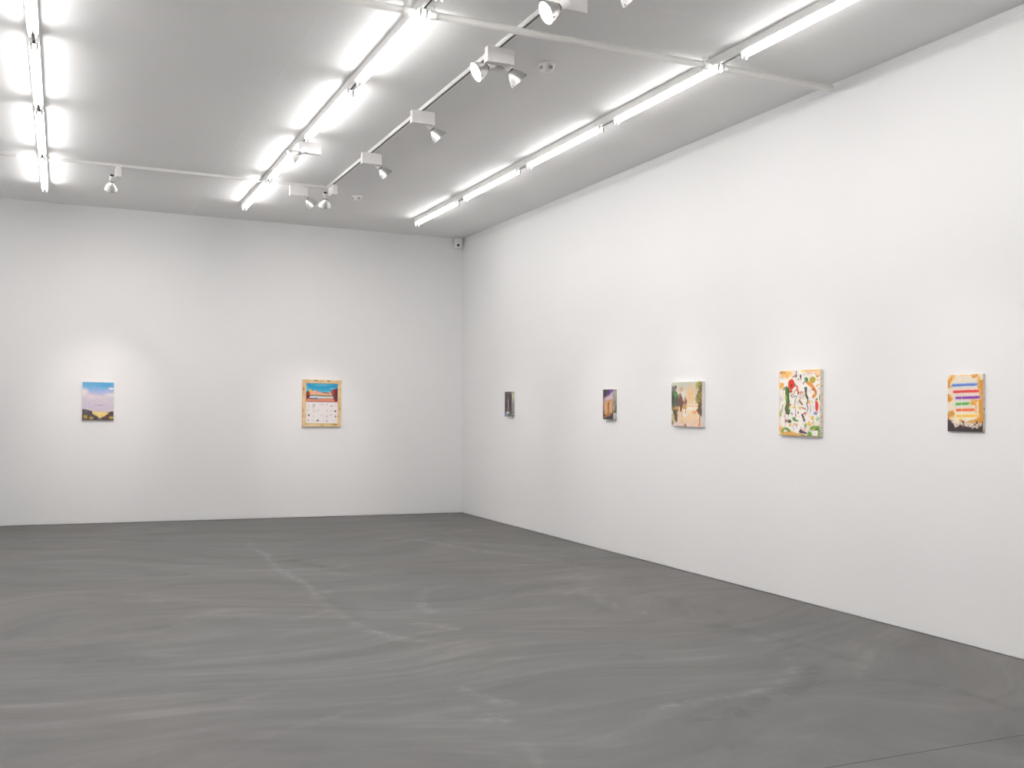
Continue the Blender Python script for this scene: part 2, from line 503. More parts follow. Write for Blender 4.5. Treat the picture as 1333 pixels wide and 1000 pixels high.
# ------------------------------------------------------------------ spotlight tracks
def track(axis, c, a, b, label):
    mid = (a+b)/2
    e = empty('spotlight_track', (mid, c, H) if axis == 'x' else (c, mid, H))
    a, b = a-mid, b-mid
    w2, g = TR_W/2, 0.0075
    bm = bmesh.new()
    extrude_profile(bm, [(-w2, 0), (-w2, -TR_H), (-g, -TR_H), (-g, -TR_H + .016), (g, -TR_H + .016), (g, -TR_H), (w2, -TR_H), (w2, 0)], axis, a, b)
    link('track_body', bm, M['track'], e)
    bm = bmesh.new()
    if axis == 'y': box(bm, -g + .0005, g - .0005, a + .05, b - .03, -TR_H + .0015, -TR_H + .0155)
    else: box(bm, a + .05, b - .05, -g + .0005, g - .0005, -TR_H + .0015, -TR_H + .0155)
    link('slot_liner', bm, M['dark'], e)
    tag(e, label, 'track', 'spotlight tracks on the ceiling')
track('y', TRX, 0.6, TRY - TR_W/2 - .001, 'white spotlight track running away from the camera between the middle and right rows')
track('x', TRY, ROWS[0] + w2 + .002, ROWS[1] - w2 - .001, 'white cross track near the back wall between the left and middle rows')
track('x', TRY, ROWS[1] + w2 + .001, TRX + TR_W/2, 'short white cross track near the back wall from the middle row to the corner spotlights')
track('x', TRY, XL + 0.1, -0.451, 'white cross track ending left of the leftmost row of tubes')

# ------------------------------------------------------------------ spotlights
BL, BW, BH = 0.200, 0.054, 0.105
def make_spot(name, pitch, yaw=0.0, drop=TR_H, power=1.0):
    """origin on the ceiling, head points along +x (turned by yaw) and down by pitch"""
    e = empty('spotlight')
    z1 = -drop - 0.006; z0 = z1 - BH
    bm = bmesh.new(); box(bm, -BL/2, BL/2, -BW/2, BW/2, z0, z1, 0.0025)
    gb = link('gear_box', bm, M['box'], e)
    bm = bmesh.new(); box(bm, -0.05, 0.05, -0.014, 0.014, z1, z1 + 0.0055, 0.001)
    link('track_adapter', bm, M['white'], e)
    d = Vector((math.cos(pitch)*math.cos(yaw), math.cos(pitch)*math.sin(yaw), -math.sin(pitch)))
    ap = Vector((0.110, 0.058, z0 - 0.012))            # where socket meets the reflector
    ofs = 0.036
    piv = ap - d*ofs
    # bracket: plate on the side of the box and the pin into the socket
    bm = bmesh.new()
    zc = max(piv.z, z0 + .012)
    box(bm, piv.x - .010, piv.x + .010, BW/2, BW/2 + .003, zc - .010, zc + .010, 0.001)
    cyl(bm, (piv.x, BW/2 + .002, piv.z), (piv.x, piv.y - .018, piv.z), 0.0065, 16)
    link('bracket', bm, M['white'], e)
    mt = frame_to(ap - d*0.070, d)
    bm = bmesh.new()
    lathe(bm, [(0.018, 0.016), (0.0215, 0.0), (0.0250, 0.001), (0.0255, 0.004), (0.0255, 0.060), (0.020, 0.066)], 32, mt, True, True)
    sk = link('socket', bm, M['white'], e, True)
    bm = bmesh.new(); lathe(bm, [(0.0205, 0.0), (0.0205, 0.0145)], 28, frame_to(ap - d*0.0705, d), True, True)
    k = link('rear_cap', bm, M['black'], sk); k['label'] = 'black rear opening of the socket'
    bm = bmesh.new(); lathe(bm, [(0.0215, 0), (0.0235, .002), (0.0235, .006), (0.0215, .008)], 28, frame_to(ap - d*0.004, d), True, True)
    link('collar', bm, M['steel'], e, True)
    # bell reflector: outer and inner skin
    out = [(0.022, 0.004), (0.030, 0.012), (0.043, 0.030), (0.054, 0.052), (0.062, 0.074), (0.068, 0.096)]
    inn = [(r - 0.0022, h) for r, h in out[::-1]]
    bm = bmesh.new(); lathe(bm, out + [(0.0690, 0.0975), (0.0665, 0.0975)] + inn, 48, frame_to(ap, d))
    rf = link('reflector', bm, M['metal'], e, True)
    for kk in range(3):
        an = 2*PI*kk/3 + 0.5
        fm = frame_to(ap, d)
        p = fm @ Vector((0.0655*math.cos(an), 0.0655*math.sin(an), 0.089)); q = fm @ Vector((0.0705*math.cos(an), 0.0705*math.sin(an), 0.087))
        bm = bmesh.new(); cyl(bm, p, q, 0.0035, 10)
        link('rim_clip', bm, M['black'], rf)
    bm = bmesh.new(); lathe(bm, [(0.0645, 0.0), (0.0645, 0.0025), (0.045, 0.0045), (0.02, 0.0055)], 40, frame_to(ap + d*0.0885, d), True, True)
    link('lens', bm, M['lens'], rf)
    # the lamp throws a narrow beam and, off the reflector, a weak wide spill
    for nm, watts, ang in (('spot_beam', SPOT_WATTS*power, 35), ('spot_spill', SPOT_WATTS*power*0.50, 104)):
        ld = bpy.data.lights.new(nm, 'SPOT')
        ld.energy = watts; ld.color = SPOT_COLOR; ld.spot_size = math.radians(ang); ld.spot_blend = 1.0; ld.shadow_soft_size = 0.030
        lo = bpy.data.objects.new(nm, ld); COL.objects.link(lo); lo.parent = e
        lo.matrix_local = frame_to(ap + d*0.099, -d)
    return e

def place(e, x, y, rz, label, cat='spotlight'):
    e.location = (x, y, H); e.rotation_euler = (0, 0, rz)
    return tag(e, label, cat, 'track spotlights')

P40 = math.radians(42)
D2R = math.radians
for x, y, rz, pt, yw, drop, lb in (
    (TRX, 8.032, 0, 45, -3, TR_H, 'white spotlight on the long track, second box below the pipe, aimed right'),
    (TRX, 9.560, 0, 45, -4, TR_H, 'white spotlight on the long track, third box below the pipe, aimed right'),
    (TRX, 6.405, 0, 45, -2, TR_H, 'white spotlight nearest below the pipe, its bell turned to the right wall'),
    (TRX - .01, 4.85, 0, 45, -3, TR_H, 'spotlight at the top edge of the picture with only its bell tip showing'),
    (2.400, TRY, 0, 45, 12, TR_H, 'spotlight on the short cross track, broad box, just left of the corner spotlight'),
    (0.512, TRY + .03, 90, 46.5, 1, TR_H, 'lone white spotlight on the cross track near the back wall, between left and middle rows'),
    (TRX + .012, 11.145, 90, 46.5, -12, TR_H, 'white spotlight at the track corner seen from behind, aimed at the back wall'),
    (TRX + .040, 6.520, 180, 31, -2, TR_H, 'spotlight with glowing lens facing left, just below the crossing pipe'),
    (TRX + .025, 5.385, 180, 31, -2, TR_H, 'large near spotlight above the pipe, its glowing lens facing left'),
    (2.072, 9.315, 180, 31, -2, RAIL_H + .003, 'spotlight hung from the middle light rail with its lens facing left')):
    place(make_spot('s', D2R(pt), D2R(yw), drop, 1.75 if rz == 90 else 1.0), x, y, D2R(rz), lb)

# ------------------------------------------------------------------ smoke detectors
def detector(x, y, label):
    e = empty('smoke_detector', (x, y, H))
    bm = bmesh.new()
    lathe(bm, [(0.060, 0), (0.060, -0.014), (0.057, -0.022), (0.054, -0.026), (0.048, -0.048), (0.034, -0.060), (0.014, -0.066)], 40, Matrix(), True, True)
    link('housing', bm, M['detector'], e, True)
    for k in range(8):
        a = 2*PI*k/8 + 0.2
        for zz, rr in ((-0.032, 0.0525), (-0.043, 0.0495)):
            m4 = Matrix.Rotation(a, 4, 'Z') @ Matrix.Translation((rr, 0, zz))
            if zz < -0.03 and k % 2: continue
            bm = bmesh.new(); box(bm, -0.003, 0.0012, -0.0150, 0.0150, -0.0026, 0.0026, 0, m4)
            link('vent_slot', bm, M['dark'], e)
    bm = bmesh.new(); lathe(bm, [(0.003, 0), (0.003, -0.004)], 10, Matrix.Translation((-0.044, -0.010, -0.0175)), True, True)
    link('indicator', bm, M['dark'], e)
    tag(e, label, 'smoke detector')
detector(3.196, 6.62, 'larger-looking round white smoke detector just below the crossing pipe')
detector(3.161, 11.66, 'small distant smoke detector on the ceiling right of the corner spotlights')

# ------------------------------------------------------------------ corner camera
e = empty('security_camera', (5.255, 13.76, H))
M['cam'] = plain('camera_housing', (240, 239, 237), 0.5)
bm = bmesh.new()
box(bm, -0.055, 0.055, -0.035, 0.045, -0.150, -0.022, 0.012)
link('housing', bm, M['cam'], e)
bm = bmesh.new(); box(bm, -0.07, 0.07, -0.01, 0.07, -0.022, -0.001, 0.003)
link('mount_plate', bm, M['cam'], e)
bm = bmesh.new(); cyl(bm, (-0.018, -0.044, -0.115), (-0.018, -0.034, -0.115), 0.018, 24, .002)
link('lens', bm, M['black'], e)
tag(e, 'small pale camera with a black lens, high in the far corner of the room', 'camera')

# ------------------------------------------------------------------ paintings
class Art:
    """a small canvas painted in normalised coordinates: u left to right, v top to bottom"""
    def __init__(s, wm, hm, bg, px=130, seed=1):
        s.w, s.h = wm, hm
        k = px / max(wm, hm)
        s.nu, s.nv = max(8, int(wm*k)), max(8, int(hm*k))
        s.U, s.V = np.meshgrid(np.linspace(0, 1, s.nu), np.linspace(0, 1, s.nv), indexing='ij')
        s.A = wm/hm; s.seed = seed
        s.C = np.ones(s.U.shape + (3,)) * np.array(bg, float)
        s.nz = fbm(s.U*22*s.A, s.V*22, seed) - .5
        s.nf = fbm(s.U*55*s.A, s.V*55, seed+20) - .5
    def mix(s, a, col): a = np.clip(a, 0, 1)[..., None]; s.C = s.C*(1-a) + np.array(col, float)*a
    def grad(s, stops):
        vs = [p for p, _ in stops]
        for c in range(3): s.C[..., c] = np.interp(s.V + s.nz*0.04, vs, [q[c] for _, q in stops])
    def blob(s, cx, cy, rx, ry, col, soft=.25, rough=.5, a=1.0, ang=0):
        du, dv = (s.U-cx)*s.A, (s.V-cy); rx = rx*s.A
        if ang: ca, sa = math.cos(ang), math.sin(ang); du, dv = du*ca+dv*sa, -du*sa+dv*ca
        d = np.hypot(du/rx, dv/ry) + s.nz*rough
        s.mix((1-d)/soft*a if a >= 1 else np.clip((1-d)/soft, 0, 1)*a, col)
    def line(s, pts, wd, col, rough=.4, a=1.0, taper=0, w1=None, it=2):
        p = smooth_pts([(x*s.A, y) for x, y in pts], it)
        D, T = seg_dist(s.U*s.A, s.V, p)
        W = wd if w1 is None else wd + (w1-wd)*T
        W = W * (1 - taper*np.abs(2*T-1)**2)
        s.mix(np.clip((W*(1+s.nz*rough*2) - D)/(0.006) + .5, 0, 1)*a, col)
    def poly(s, pts, col, soft=.012, rough=.02, a=1.0):
        """fill a closed polygon"""
        U = s.U + s.nz*rough*2; V = s.V + s.nf*rough*2
        ins = np.zeros(U.shape, bool); n = len(pts)
        for i in range(n):
            x0, y0 = pts[i]; x1, y1 = pts[(i+1) % n]
            if y0 == y1: continue
            c = ((y0 > V) != (y1 > V)) & (U < (x1-x0)*(V-y0)/(y1-y0) + x0); ins ^= c
        D, _ = seg_dist(U*s.A, V, [(x*s.A, y) for x, y in pts + [pts[0]]])
        s.mix(np.where(ins, .5 + D/soft, .5 - D/soft)*a, col)
    def mottle(s, col, thr, scale, seed, a=1.0, mask=None, soft=.05):
        n = fbm(s.U*scale*s.A, s.V*scale, seed)
        k = np.clip((n-thr)/soft, 0, 1)*a
        s.mix(k if mask is None else k*mask, col)
    def jitter(s, amt=9): s.C = s.C + (s.nf*amt + s.nz*amt)[..., None]
    def linear(s): return s2l(np.clip(s.C, 0, 255))

def painting(name, origin, eu, ev, en, wm, hm, dep, art, side, label, canvas='canvas', hook=None):
    """origin = centre on the wall surface; eu right, ev up, en out of the wall"""
    m = Matrix(((eu.x, ev.x, en.x, origin.x), (eu.y, ev.y, en.y, origin.y), (eu.z, ev.z, en.z, origin.z), (0, 0, 0, 1)))
    root = bpy.data.objects.new(name, None); COL.objects.link(root); root.matrix_world = m; root.empty_display_size = 0.1
    bm = bmesh.new(); box(bm, -wm/2, wm/2, -hm/2, hm/2, 0.0005, dep - 0.0012, 0.002)
    link('stretched_canvas', bm, M[canvas], root)
    P = np.stack([(art.U-.5)*(wm-.002), (.5-art.V)*(hm-.002), np.full(art.U.shape, dep)], -1)
    grid_mesh('painted_face', P, art.linear(), 'paint', M['paint'], root)
    if side is not None:                      # the edge that faces the camera
        P = np.stack([np.full(side.U.shape, wm/2 + .0012), (.5-side.V)*(hm-.004), dep - .002 - side.U*(dep-.003)], -1)
        grid_mesh('painted_edge', P, side.linear(), 'paint', M['paint'], root)
    return tag(root, label, 'painting')

EXB, EYB, EZB = Vector((1, 0, 0)), Vector((0, 0, 1)), Vector((0, -1, 0))
ln = math.hypot(1, LEAN)
EUR, EVR = Vector((0, -1, 0)), Vector((LEAN/ln, 0, 1/ln)); ENR = EUR.cross(EVR)

# --- cloudy sky over a valley (back wall, left)
a = Art(.370, .482, (214, 204, 220), 120, 3)
a.grad([(0, (98, 172, 214)), (.14, (118, 180, 222)), (.24, (168, 184, 226)), (.34, (204, 204, 226)), (.5, (216, 206, 216)), (.66, (212, 200, 218)), (.8, (216, 202, 206)), (1, (180, 160, 150))])
a.blob(.66, .05, .40, .10, (84, 168, 214), .8, .3)
a.blob(.02, .26, .20, .13, (240, 228, 232), .5, .6); a.blob(.25, .38, .30, .10, (232, 216, 222), .7, .6)
a.blob(.55, .40, .42, .075, (234, 216, 222), .8, .6, .8); a.blob(.92, .33, .26, .08, (232, 222, 224), .6, .5)
a.blob(.93, .165, .12, .045, (242, 232, 234), .5, .5); a.blob(.6, .26, .2, .05, (180, 184, 228), .9, .4, .7)
a.line([(.37, .607), (.5, .603), (.75, .607)], .0025, (150, 128, 150)); a.blob(.57, .602, .03, .008, (120, 100, 125), .5, .2)
a.poly([(.2, .80), (.5, .78), (.84, .79), (.82, .88), (.6, .93), (.35, .9)], (236, 208, 128), .03); a.blob(.58, .82, .2, .03, (244, 226, 168), .8, .4, .7)
a.poly([(-.1, .74), (.05, .715), (.2, .74), (.29, .77), (.34, .85), (.48, .90), (.52, 1.1), (-.1, 1.1)], (84, 76, 78), .02)
a.poly([(1.1, .80), (.92, .77), (.84, .82), (.72, .89), (.6, .94), (.5, .98), (.5, 1.1), (1.1, 1.1)], (92, 72, 62), .02)
a.blob(.12, .775, .05, .02, (120, 116, 128), .5, .6); a.blob(.275, .775, .035, .025, (50, 44, 52), .4, .6); a.blob(.9, .805, .09, .025, (66, 58, 54), .4, .7)
a.blob(.11, .925, .12, .07, (196, 166, 72), .5, 1.3); a.blob(.29, .945, .085, .045, (190, 160, 76), .5, 1.3); a.blob(.93, .93, .10, .045, (204, 176, 88), .4, .5)
a.blob(.47, .96, .12, .03, (60, 50, 50), .4, .5); a.blob(.74, .92, .06, .03, (120, 90, 70), .5, .5); a.line([(.47, .968), (.65, .968)], .004, (206, 200, 204)); a.blob(.56, .955, .03, .012, (214, 208, 210), .4, .3)
a.line([(0, .995), (1, .995)], .008, (58, 44, 40)); a.jitter(9)
painting('painting', Vector((.4215, YB, 1.5525)), EXB, EYB, EZB, .370, .482, .028, a, None,
         'small painting of blue sky and pink-white clouds, leftmost on the back wall', 'canvas')

# --- framed landscape above a pale sheet of tiny drawings (back wall, right)
W2, H2, D2 = .538, .648, .030
root = bpy.data.objects.new('painting', None); COL.objects.link(root)
root.matrix_world = Matrix(((1, 0, 0, 3.288), (0, 0, -1, YB), (0, 1, 0, 1.5735), (0, 0, 0, 1)))
tag(root, 'wood-framed painting on the back wall, red rock landscape above tiny drawings', 'painting')
a = Art(W2, H2, (228, 198, 152), 120, 9)
a.mottle((214, 178, 122), .52, 9, 31, .6); a.mottle((236, 212, 170), .55, 7, 35, .5)
for u, v, rx, ry, c in ((.33, .018, .06, .016, (124, 84, 50)), (.67, .024, .065, .02, (112, 88, 44)), (.02, .2, .02, .07, (176, 120, 90)), (.975, .21, .02, .03, (170, 128, 92)),
                        (.975, .62, .018, .04, (150, 108, 72)), (.02, .64, .02, .06, (180, 130, 80)), (.5, .975, .1, .014, (176, 156, 80)), (.85, .955, .08, .02, (150, 150, 70)), (.1, .95, .09, .02, (190, 180, 96))):
    a.blob(u, v, rx, ry, c, .7, .8, .85)
a.line([(.03, .9), (.12, .945), (.9, .94)], .004, (170, 160, 80), a=.7); a.jitter(8)
mu, mv = .086, .073
keep = ~((a.U[:-1, :-1] > mu) & (a.U[1:, 1:] < 1-mu-.005) & (a.V[:-1, :-1] > mv) & (a.V[1:, 1:] < 1-mv))
bm = bmesh.new()
fx, fy = W2/2, H2/2; ix, iy = W2*(.5-mu), H2*(.5-mv)
for x0, x1, y0, y1 in ((-fx, -ix, -fy, fy), (ix, fx, -fy, fy), (-ix, ix, iy, fy), (-ix, ix, -fy, -iy)): box(bm, x0, x1, y0, y1, .0005, D2 - .001)
fr = link('frame', bm, plain('pale_wood', (220, 190, 145), .6), root); fr['label'] = 'pale knotty wooden frame'
P = np.stack([(a.U-.5)*W2, (.5-a.V)*H2, np.full(a.U.shape, D2)], -1)
grid_mesh('frame_face', P, a.linear(), 'paint', M['paint'], fr, keep=keep)
def panel(name, x0, x1, y0, y1, z, art, lb):
    bm = bmesh.new(); box(bm, x0, x1, y0, y1, .0008, z - .001); o = link(name, bm, M['canvas'], root); o['label'] = lb
    P = np.stack([x0 + art.U*(x1-x0), y1 - art.V*(y1-y0), np.full(art.U.shape, z)], -1)
    grid_mesh('painted_face', P, art.linear(), 'paint', M['paint'], o)
ysp = H2*(.5-.477)
a = Art(2*ix, iy-ysp, (60, 170, 205), 120, 14)
a.grad([(0, (40, 156, 198)), (.2, (30, 150, 198)), (.4, (60, 172, 208)), (.5, (120, 196, 214)), (1, (120, 196, 214))])
a.blob(.5, .1, .35, .08, (110, 190, 215), .8, 1.2, .8); a.blob(.85, .28, .15, .04, (180, 214, 222), .6, .8, .8); a.blob(.04, .3, .05, .2, (90, 190, 215), .6, .8)
a.poly([(.1, .36), (.2, .42), (.3, .37), (.4, .48), (.6, .46), (.72, .5), (.85, .42), (.85, .66), (.1, .68)], (238, 176, 150), .03)
a.blob(.13, .40, .05, .12, (240, 190, 90), .4, .5); a.blob(.33, .45, .06, .08, (232, 150, 130), .6, .6); a.line([(.5, .48), (.62, .5), (.72, .53)], .02, (110, 60, 62))
a.line([(.12, .66), (.3, .64), (.5, .67), (.84, .66)], .035, (140, 140, 80)); a.line([(.1, .75), (.3, .73), (.5, .75), (.84, .75)], .035, (232, 216, 224))
a.poly([(-.1, .48), (.1, .44), (.12, .7), (.06, 1.1), (-.1, 1.1)], (110, 42, 46), .03); a.blob(.09, .57, .05, .09, (200, 70, 48), .4, .5)
a.poly([(1.1, .2), (.92, .28), (.82, .34), (.8, .5), (.86, .7), (.84, .9), (.95, 1.1), (1.1, 1.1)], (116, 44, 54), .03); a.blob(.83, .45, .06, .13, (190, 74, 58), .4, .5); a.blob(.97, .6, .05, .3, (84, 34, 48), .5, .5)
a.poly([(.05, .82), (.3, .86), (.5, .80), (.86, .80), (.94, 1.1), (-.1, 1.1)], (224, 140, 108), .03); a.line([(.12, .82), (.3, .84), (.36, .80)], .02, (90, 36, 44))
a.line([(0, .99), (1, .99)], .02, (178, 90, 84)); a.line([(.0, 0), (1, 0)], .012, (110, 80, 84)); a.jitter(12)
panel('upper_picture', -ix, ix, ysp + .003, iy, .0285, a, 'painted landscape with turquoise sky and red rocks')
a = Art(2*ix, ysp+iy, (240, 234, 232), 130, 17)
def q(X, Y): return ((X-192)/520, (Y-460)/340)
def sk(X, Y, rx, ry, c, al=.8, so=.6): u, v = q(X, Y); a.blob(u, v, rx/520, ry/340, c, so, .9, al)
for X, Y, rx, ry, c, al in ((235, 525, 18, 40, (222, 212, 212), .8), (318, 520, 30, 36, (190, 180, 170), .45), (455, 505, 50, 18, (220, 206, 204), .7), (535, 500, 22, 16, (214, 200, 200), .8),
    (612, 517, 22, 12, (176, 166, 166), .8), (672, 512, 12, 20, (214, 204, 214), .7), (228, 592, 10, 22, (170, 166, 176), .8), (325, 600, 28, 22, (216, 204, 196), .8), (388, 600, 14, 20, (184, 174, 178), .6),
    (540, 598, 26, 14, (232, 200, 200), .8), (606, 600, 20, 18, (236, 186, 176), .7), (670, 602, 20, 22, (50, 48, 50), 1), (240, 670, 24, 22, (134, 122, 124), .9), (238, 672, 8, 9, (70, 56, 60), .9), (318, 685, 22, 16, (214, 204, 198), .7),
    (535, 688, 28, 26, (206, 194, 192), .8), (602, 664, 24, 10, (160, 152, 154), .8), (678, 690, 20, 24, (156, 136, 134), .9), (684, 686, 8, 10, (104, 80, 80), .9), (232, 755, 10, 14, (94, 86, 94), .9),
    (387, 758, 24, 22, (132, 112, 116), .9), (480, 762, 8, 18, (196, 186, 192), .8), (535, 762, 24, 22, (190, 182, 186), .8), (310, 750, 20, 14, (226, 218, 214), .8), (452, 670, 34, 30, (236, 222, 218), .7)):
    sk(X, Y, rx, ry, c, al)
for pts in (((296, 575), (320, 520), (345, 492)), ((296, 495), (312, 510), (345, 495)), ((590, 505), (630, 517), (595, 530))): a.line([q(*p) for p in pts], .008, (150, 140, 140), a=.7)
a.jitter(5)
panel('lower_sheet', -ix, ix, -iy, ysp, .0285, a, 'off-white sheet with rows of tiny drawings')

def rart(x0, x1, y0, y1): return lambda X, Y: ((X-x0)/(x1-x0), (Y-y0)/(y1-y0))
def right(y0, y1, z0, z1, dep, art, side, label, canvas='canvas'):
    ym, zm = (y0+y1)/2, (z0+z1)/2
    painting('painting', Vector((wx(zm), ym, zm)), EUR, EVR, ENR, abs(y1-y0), z1-z0, dep, art, side, label, canvas)

# --- tiny dark picture with a pink streak
wd, ht = .226, .326
a = Art(wd, ht, (66, 60, 66), 90, 21)
a.mottle((100, 82, 84), .5, 10, 5, .8); a.mottle((80, 74, 66), .52, 14, 6, .7); a.mottle((44, 40, 46), .55, 16, 8, .7)
a.blob(.15, .12, .2, .08, (84, 76, 84), .8, .8); a.blob(.48, .07, .06, .04, (190, 180, 188), .7, .6); a.blob(.84, .06, .12, .06, (168, 160, 168), .7, .7)
a.blob(.48, .24, .07, .05, (160, 120, 100), .8, .8)
a.line([(.46, .26), (.50, .5), (.47, .76)], .028, (206, 158, 160), taper=.4); a.line([(.48, .3), (.51, .5), (.48, .7)], .012, (244, 200, 206))
a.blob(.1, .7, .12, .1, (96, 94, 104), .8, .8); a.blob(.28, .93, .34, .10, (134, 148, 194), .5, .4); a.blob(.85, .94, .25, .09, (108, 120, 86), .5, .5)
a.blob(.45, .84, .28, .055, (222, 218, 214), .3, .3); a.blob(.5, .835, .07, .02, (96, 76, 70), .5, .3); a.jitter(10)
sd = Art(.04, ht, (178, 182, 160), 80, 22)
sd.grad([(0, (176, 184, 168)), (.15, (206, 212, 172)), (.32, (196, 204, 158)), (.45, (164, 172, 168)), (.7, (166, 160, 160)), (.85, (150, 148, 146)), (1, (206, 204, 204))])
sd.mottle((92, 92, 84), .56, 18, 3, .7, np.clip((sd.V-.4)*4, 0, 1)); sd.blob(.7, .32, .2, .02, (40, 40, 36), .4, .2); sd.jitter(10)
right(11.961, 12.187, 1.427, 1.7525, .039, a, sd, 'tiny narrow dark painting with a pink vertical streak, closest to the room corner')

# --- small dark and peach picture
wd, ht = .221, .321; K = rart(183, 405, 150, 800)
a = Art(wd, ht, (58, 46, 52), 100, 25)
a.mottle((78, 64, 60), .52, 12, 5, .7)
a.poly([K(230, 300), K(300, 200), K(330, 150), K(410, 150), K(410, 260), K(300, 300)], (84, 52, 128), .1); a.blob(.78, .05, .14, .06, (122, 80, 182), .6, .5)
a.poly([K(200, 340), K(260, 300), K(320, 270), K(370, 210), K(405, 190), K(405, 400), K(330, 390), K(250, 420), K(215, 380)], (206, 184, 194), .08)
a.poly([K(196, 400), K(240, 370), K(300, 400), K(360, 350), K(400, 380), K(396, 640), K(330, 700), K(215, 700), K(200, 560)], (208, 158, 112), .06)
a.blob(*K(250, 410), .22, .07, (200, 170, 158), .8, .6, .8); a.blob(*K(245, 560), .13, .14, (222, 178, 132), .7, .5, .8); a.blob(*K(365, 520), .1, .16, (226, 176, 124), .7, .5, .8)
a.line([K(306, 430), K(300, 540), K(302, 670)], .028, (74, 46, 34), taper=.3); a.blob(.03, .36, .1, .03, (140, 130, 200), .5, .4)
a.blob(*K(240, 680), .12, .07, (226, 172, 60), .5, .5); a.poly([K(195, 745), K(290, 690), K(400, 640), K(400, 668), K(320, 716), K(210, 775)], (152, 80, 52), .05)
a.line([K(205, 760), K(290, 722), K(370, 690)], .012, (196, 140, 110)); a.blob(*K(325, 330), .05, .06, (224, 206, 176), .7, .5); a.jitter(12)
sd = Art(.042, ht, (196, 190, 178), 90, 27); sd.grad([(0, (176, 170, 160)), (.1, (204, 198, 188)), (.33, (186, 176, 166)), (.5, (170, 166, 150)), (.62, (196, 196, 170)), (.75, (130, 128, 118)), (.8, (214, 216, 206)), (1, (190, 192, 184))])
sd.mottle((84, 72, 84), .55, 16, 3, .8, np.clip((sd.V-.3)*6, 0, 1)*np.clip((.8-sd.V)*8, 0, 1)); sd.blob(.4, .755, .5, .02, (44, 40, 40), .4, .4); sd.jitter(10)
right(9.317, 9.538, 1.4195, 1.7405, .042, a, sd, 'tiny narrow dark purple and peach painting, second from the room corner on the right wall')

# --- sunset through trees
wd, ht = .506, .421; K = rart(100, 590, 128, 850)
a = Art(wd, ht, (226, 210, 180), 130, 33)
a.grad([(0, (204, 202, 186)), (.2, (216, 208, 188)), (.45, (236, 214, 180)), (.6, (246, 230, 206)), (.8, (240, 212, 178)), (1, (232, 204, 184))])
a.blob(*K(300, 160), .3, .1, (186, 198, 176), .8, .8, .8); a.blob(*K(410, 320), .17, .26, (240, 196, 138), .8, .4, .9); a.blob(*K(425, 520), .12, .04, (255, 234, 180), .8, .3)
a.blob(*K(430, 700), .2, .16, (244, 208, 160), .9, .5, .8); a.line([K(360, 522), K(560, 525)], .006, (226, 170, 120)); a.blob(*K(400, 560), .14, .05, (250, 240, 226), .8, .5)
a.blob(*K(270, 245), .11, .08, (204, 176, 148), .6, .8); a.blob(*K(300, 330), .06, .12, (226, 220, 222), .6, .6); a.blob(*K(320, 650), .12, .07, (240, 232, 226), .7, .6)
a.poly([K(100, 250), K(160, 250), K(210, 330), K(240, 480), K(230, 540), K(100, 560)], (96, 104, 84), .04, .04); a.poly([K(100, 170), K(140, 190), K(165, 260), K(110, 330)], (120, 120, 112), .04, .04)
a.blob(*K(172, 215), .035, .06, (80, 80, 76), .5, .6); a.blob(*K(165, 330), .09, .07, (94, 146, 84), .6, .8); a.blob(*K(115, 400), .06, .2, (64, 70, 52), .6, .6); a.blob(*K(185, 440), .06, .09, (88, 86, 84), .6, .7)
a.poly([K(240, 310), K(280, 370), K(300, 450), K(290, 540), K(215, 530), K(215, 400)], (120, 86, 72), .04, .03); a.poly([K(328, 370), K(355, 440), K(350, 500), K(300, 490)], (136, 96, 72), .04, .03)
a.line([K(328, 400), K(330, 640)], .008, (112, 66, 52)); a.blob(*K(185, 560), .12, .08, (216, 150, 84), .5, .9); a.blob(*K(320, 535), .09, .05, (206, 148, 84), .5, .9); a.blob(*K(255, 560), .045, .1, (74, 74, 50), .5, .8)
a.poly([K(110, 560), K(200, 580), K(200, 660), K(185, 790), K(160, 760), K(140, 660)], (88, 84, 62), .04, .03); a.blob(*K(122, 690), .07, .1, (206, 180, 140), .6, .6); a.blob(*K(120, 790), .06, .08, (140, 132, 96), .6, .6)
for X in (215, 240, 268, 285): a.line([K(X, 590), K(X-4, 700)], .007, (190, 128, 96), a=.8)
a.blob(*K(280, 770), .1, .08, (228, 198, 160), .7, .6); a.blob(*K(190, 815), .12, .05, (220, 208, 222), .7, .6)
a.poly([K(520, 150), K(560, 120), K(592, 120), K(592, 500), K(520, 470), K(490, 420), K(510, 330), K(540, 250), K(495, 180)], (134, 124, 62), .04, .05)
a.mottle((186, 178, 96), .56, 14, 9, .8, (a.U > .8).astype(float)*(a.V < .5)); a.poly([K(540, 470), K(590, 470), K(592, 700), K(540, 640), K(510, 600)], (100, 84, 60), .04, .04)
a.line([K(568, 200), K(565, 500), K(555, 810)], .014, (124, 76, 58)); a.poly([K(440, 620), K(470, 590), K(525, 600), K(500, 650), K(470, 650)], (232, 156, 96), .04, .03); a.blob(*K(505, 640), .03, .02, (250, 236, 226), .5, .4)
a.blob(*K(550, 820), .06, .04, (224, 140, 110), .6, .7); a.poly([K(305, 850), K(330, 800), K(350, 850)], (104, 66, 54), .03); a.jitter(14)
right(7.708, 8.213, 1.367, 1.788, .033, a, None, 'painting of a yellow sunset between trees, with a white side edge, on the right wall', 'canvas_white')

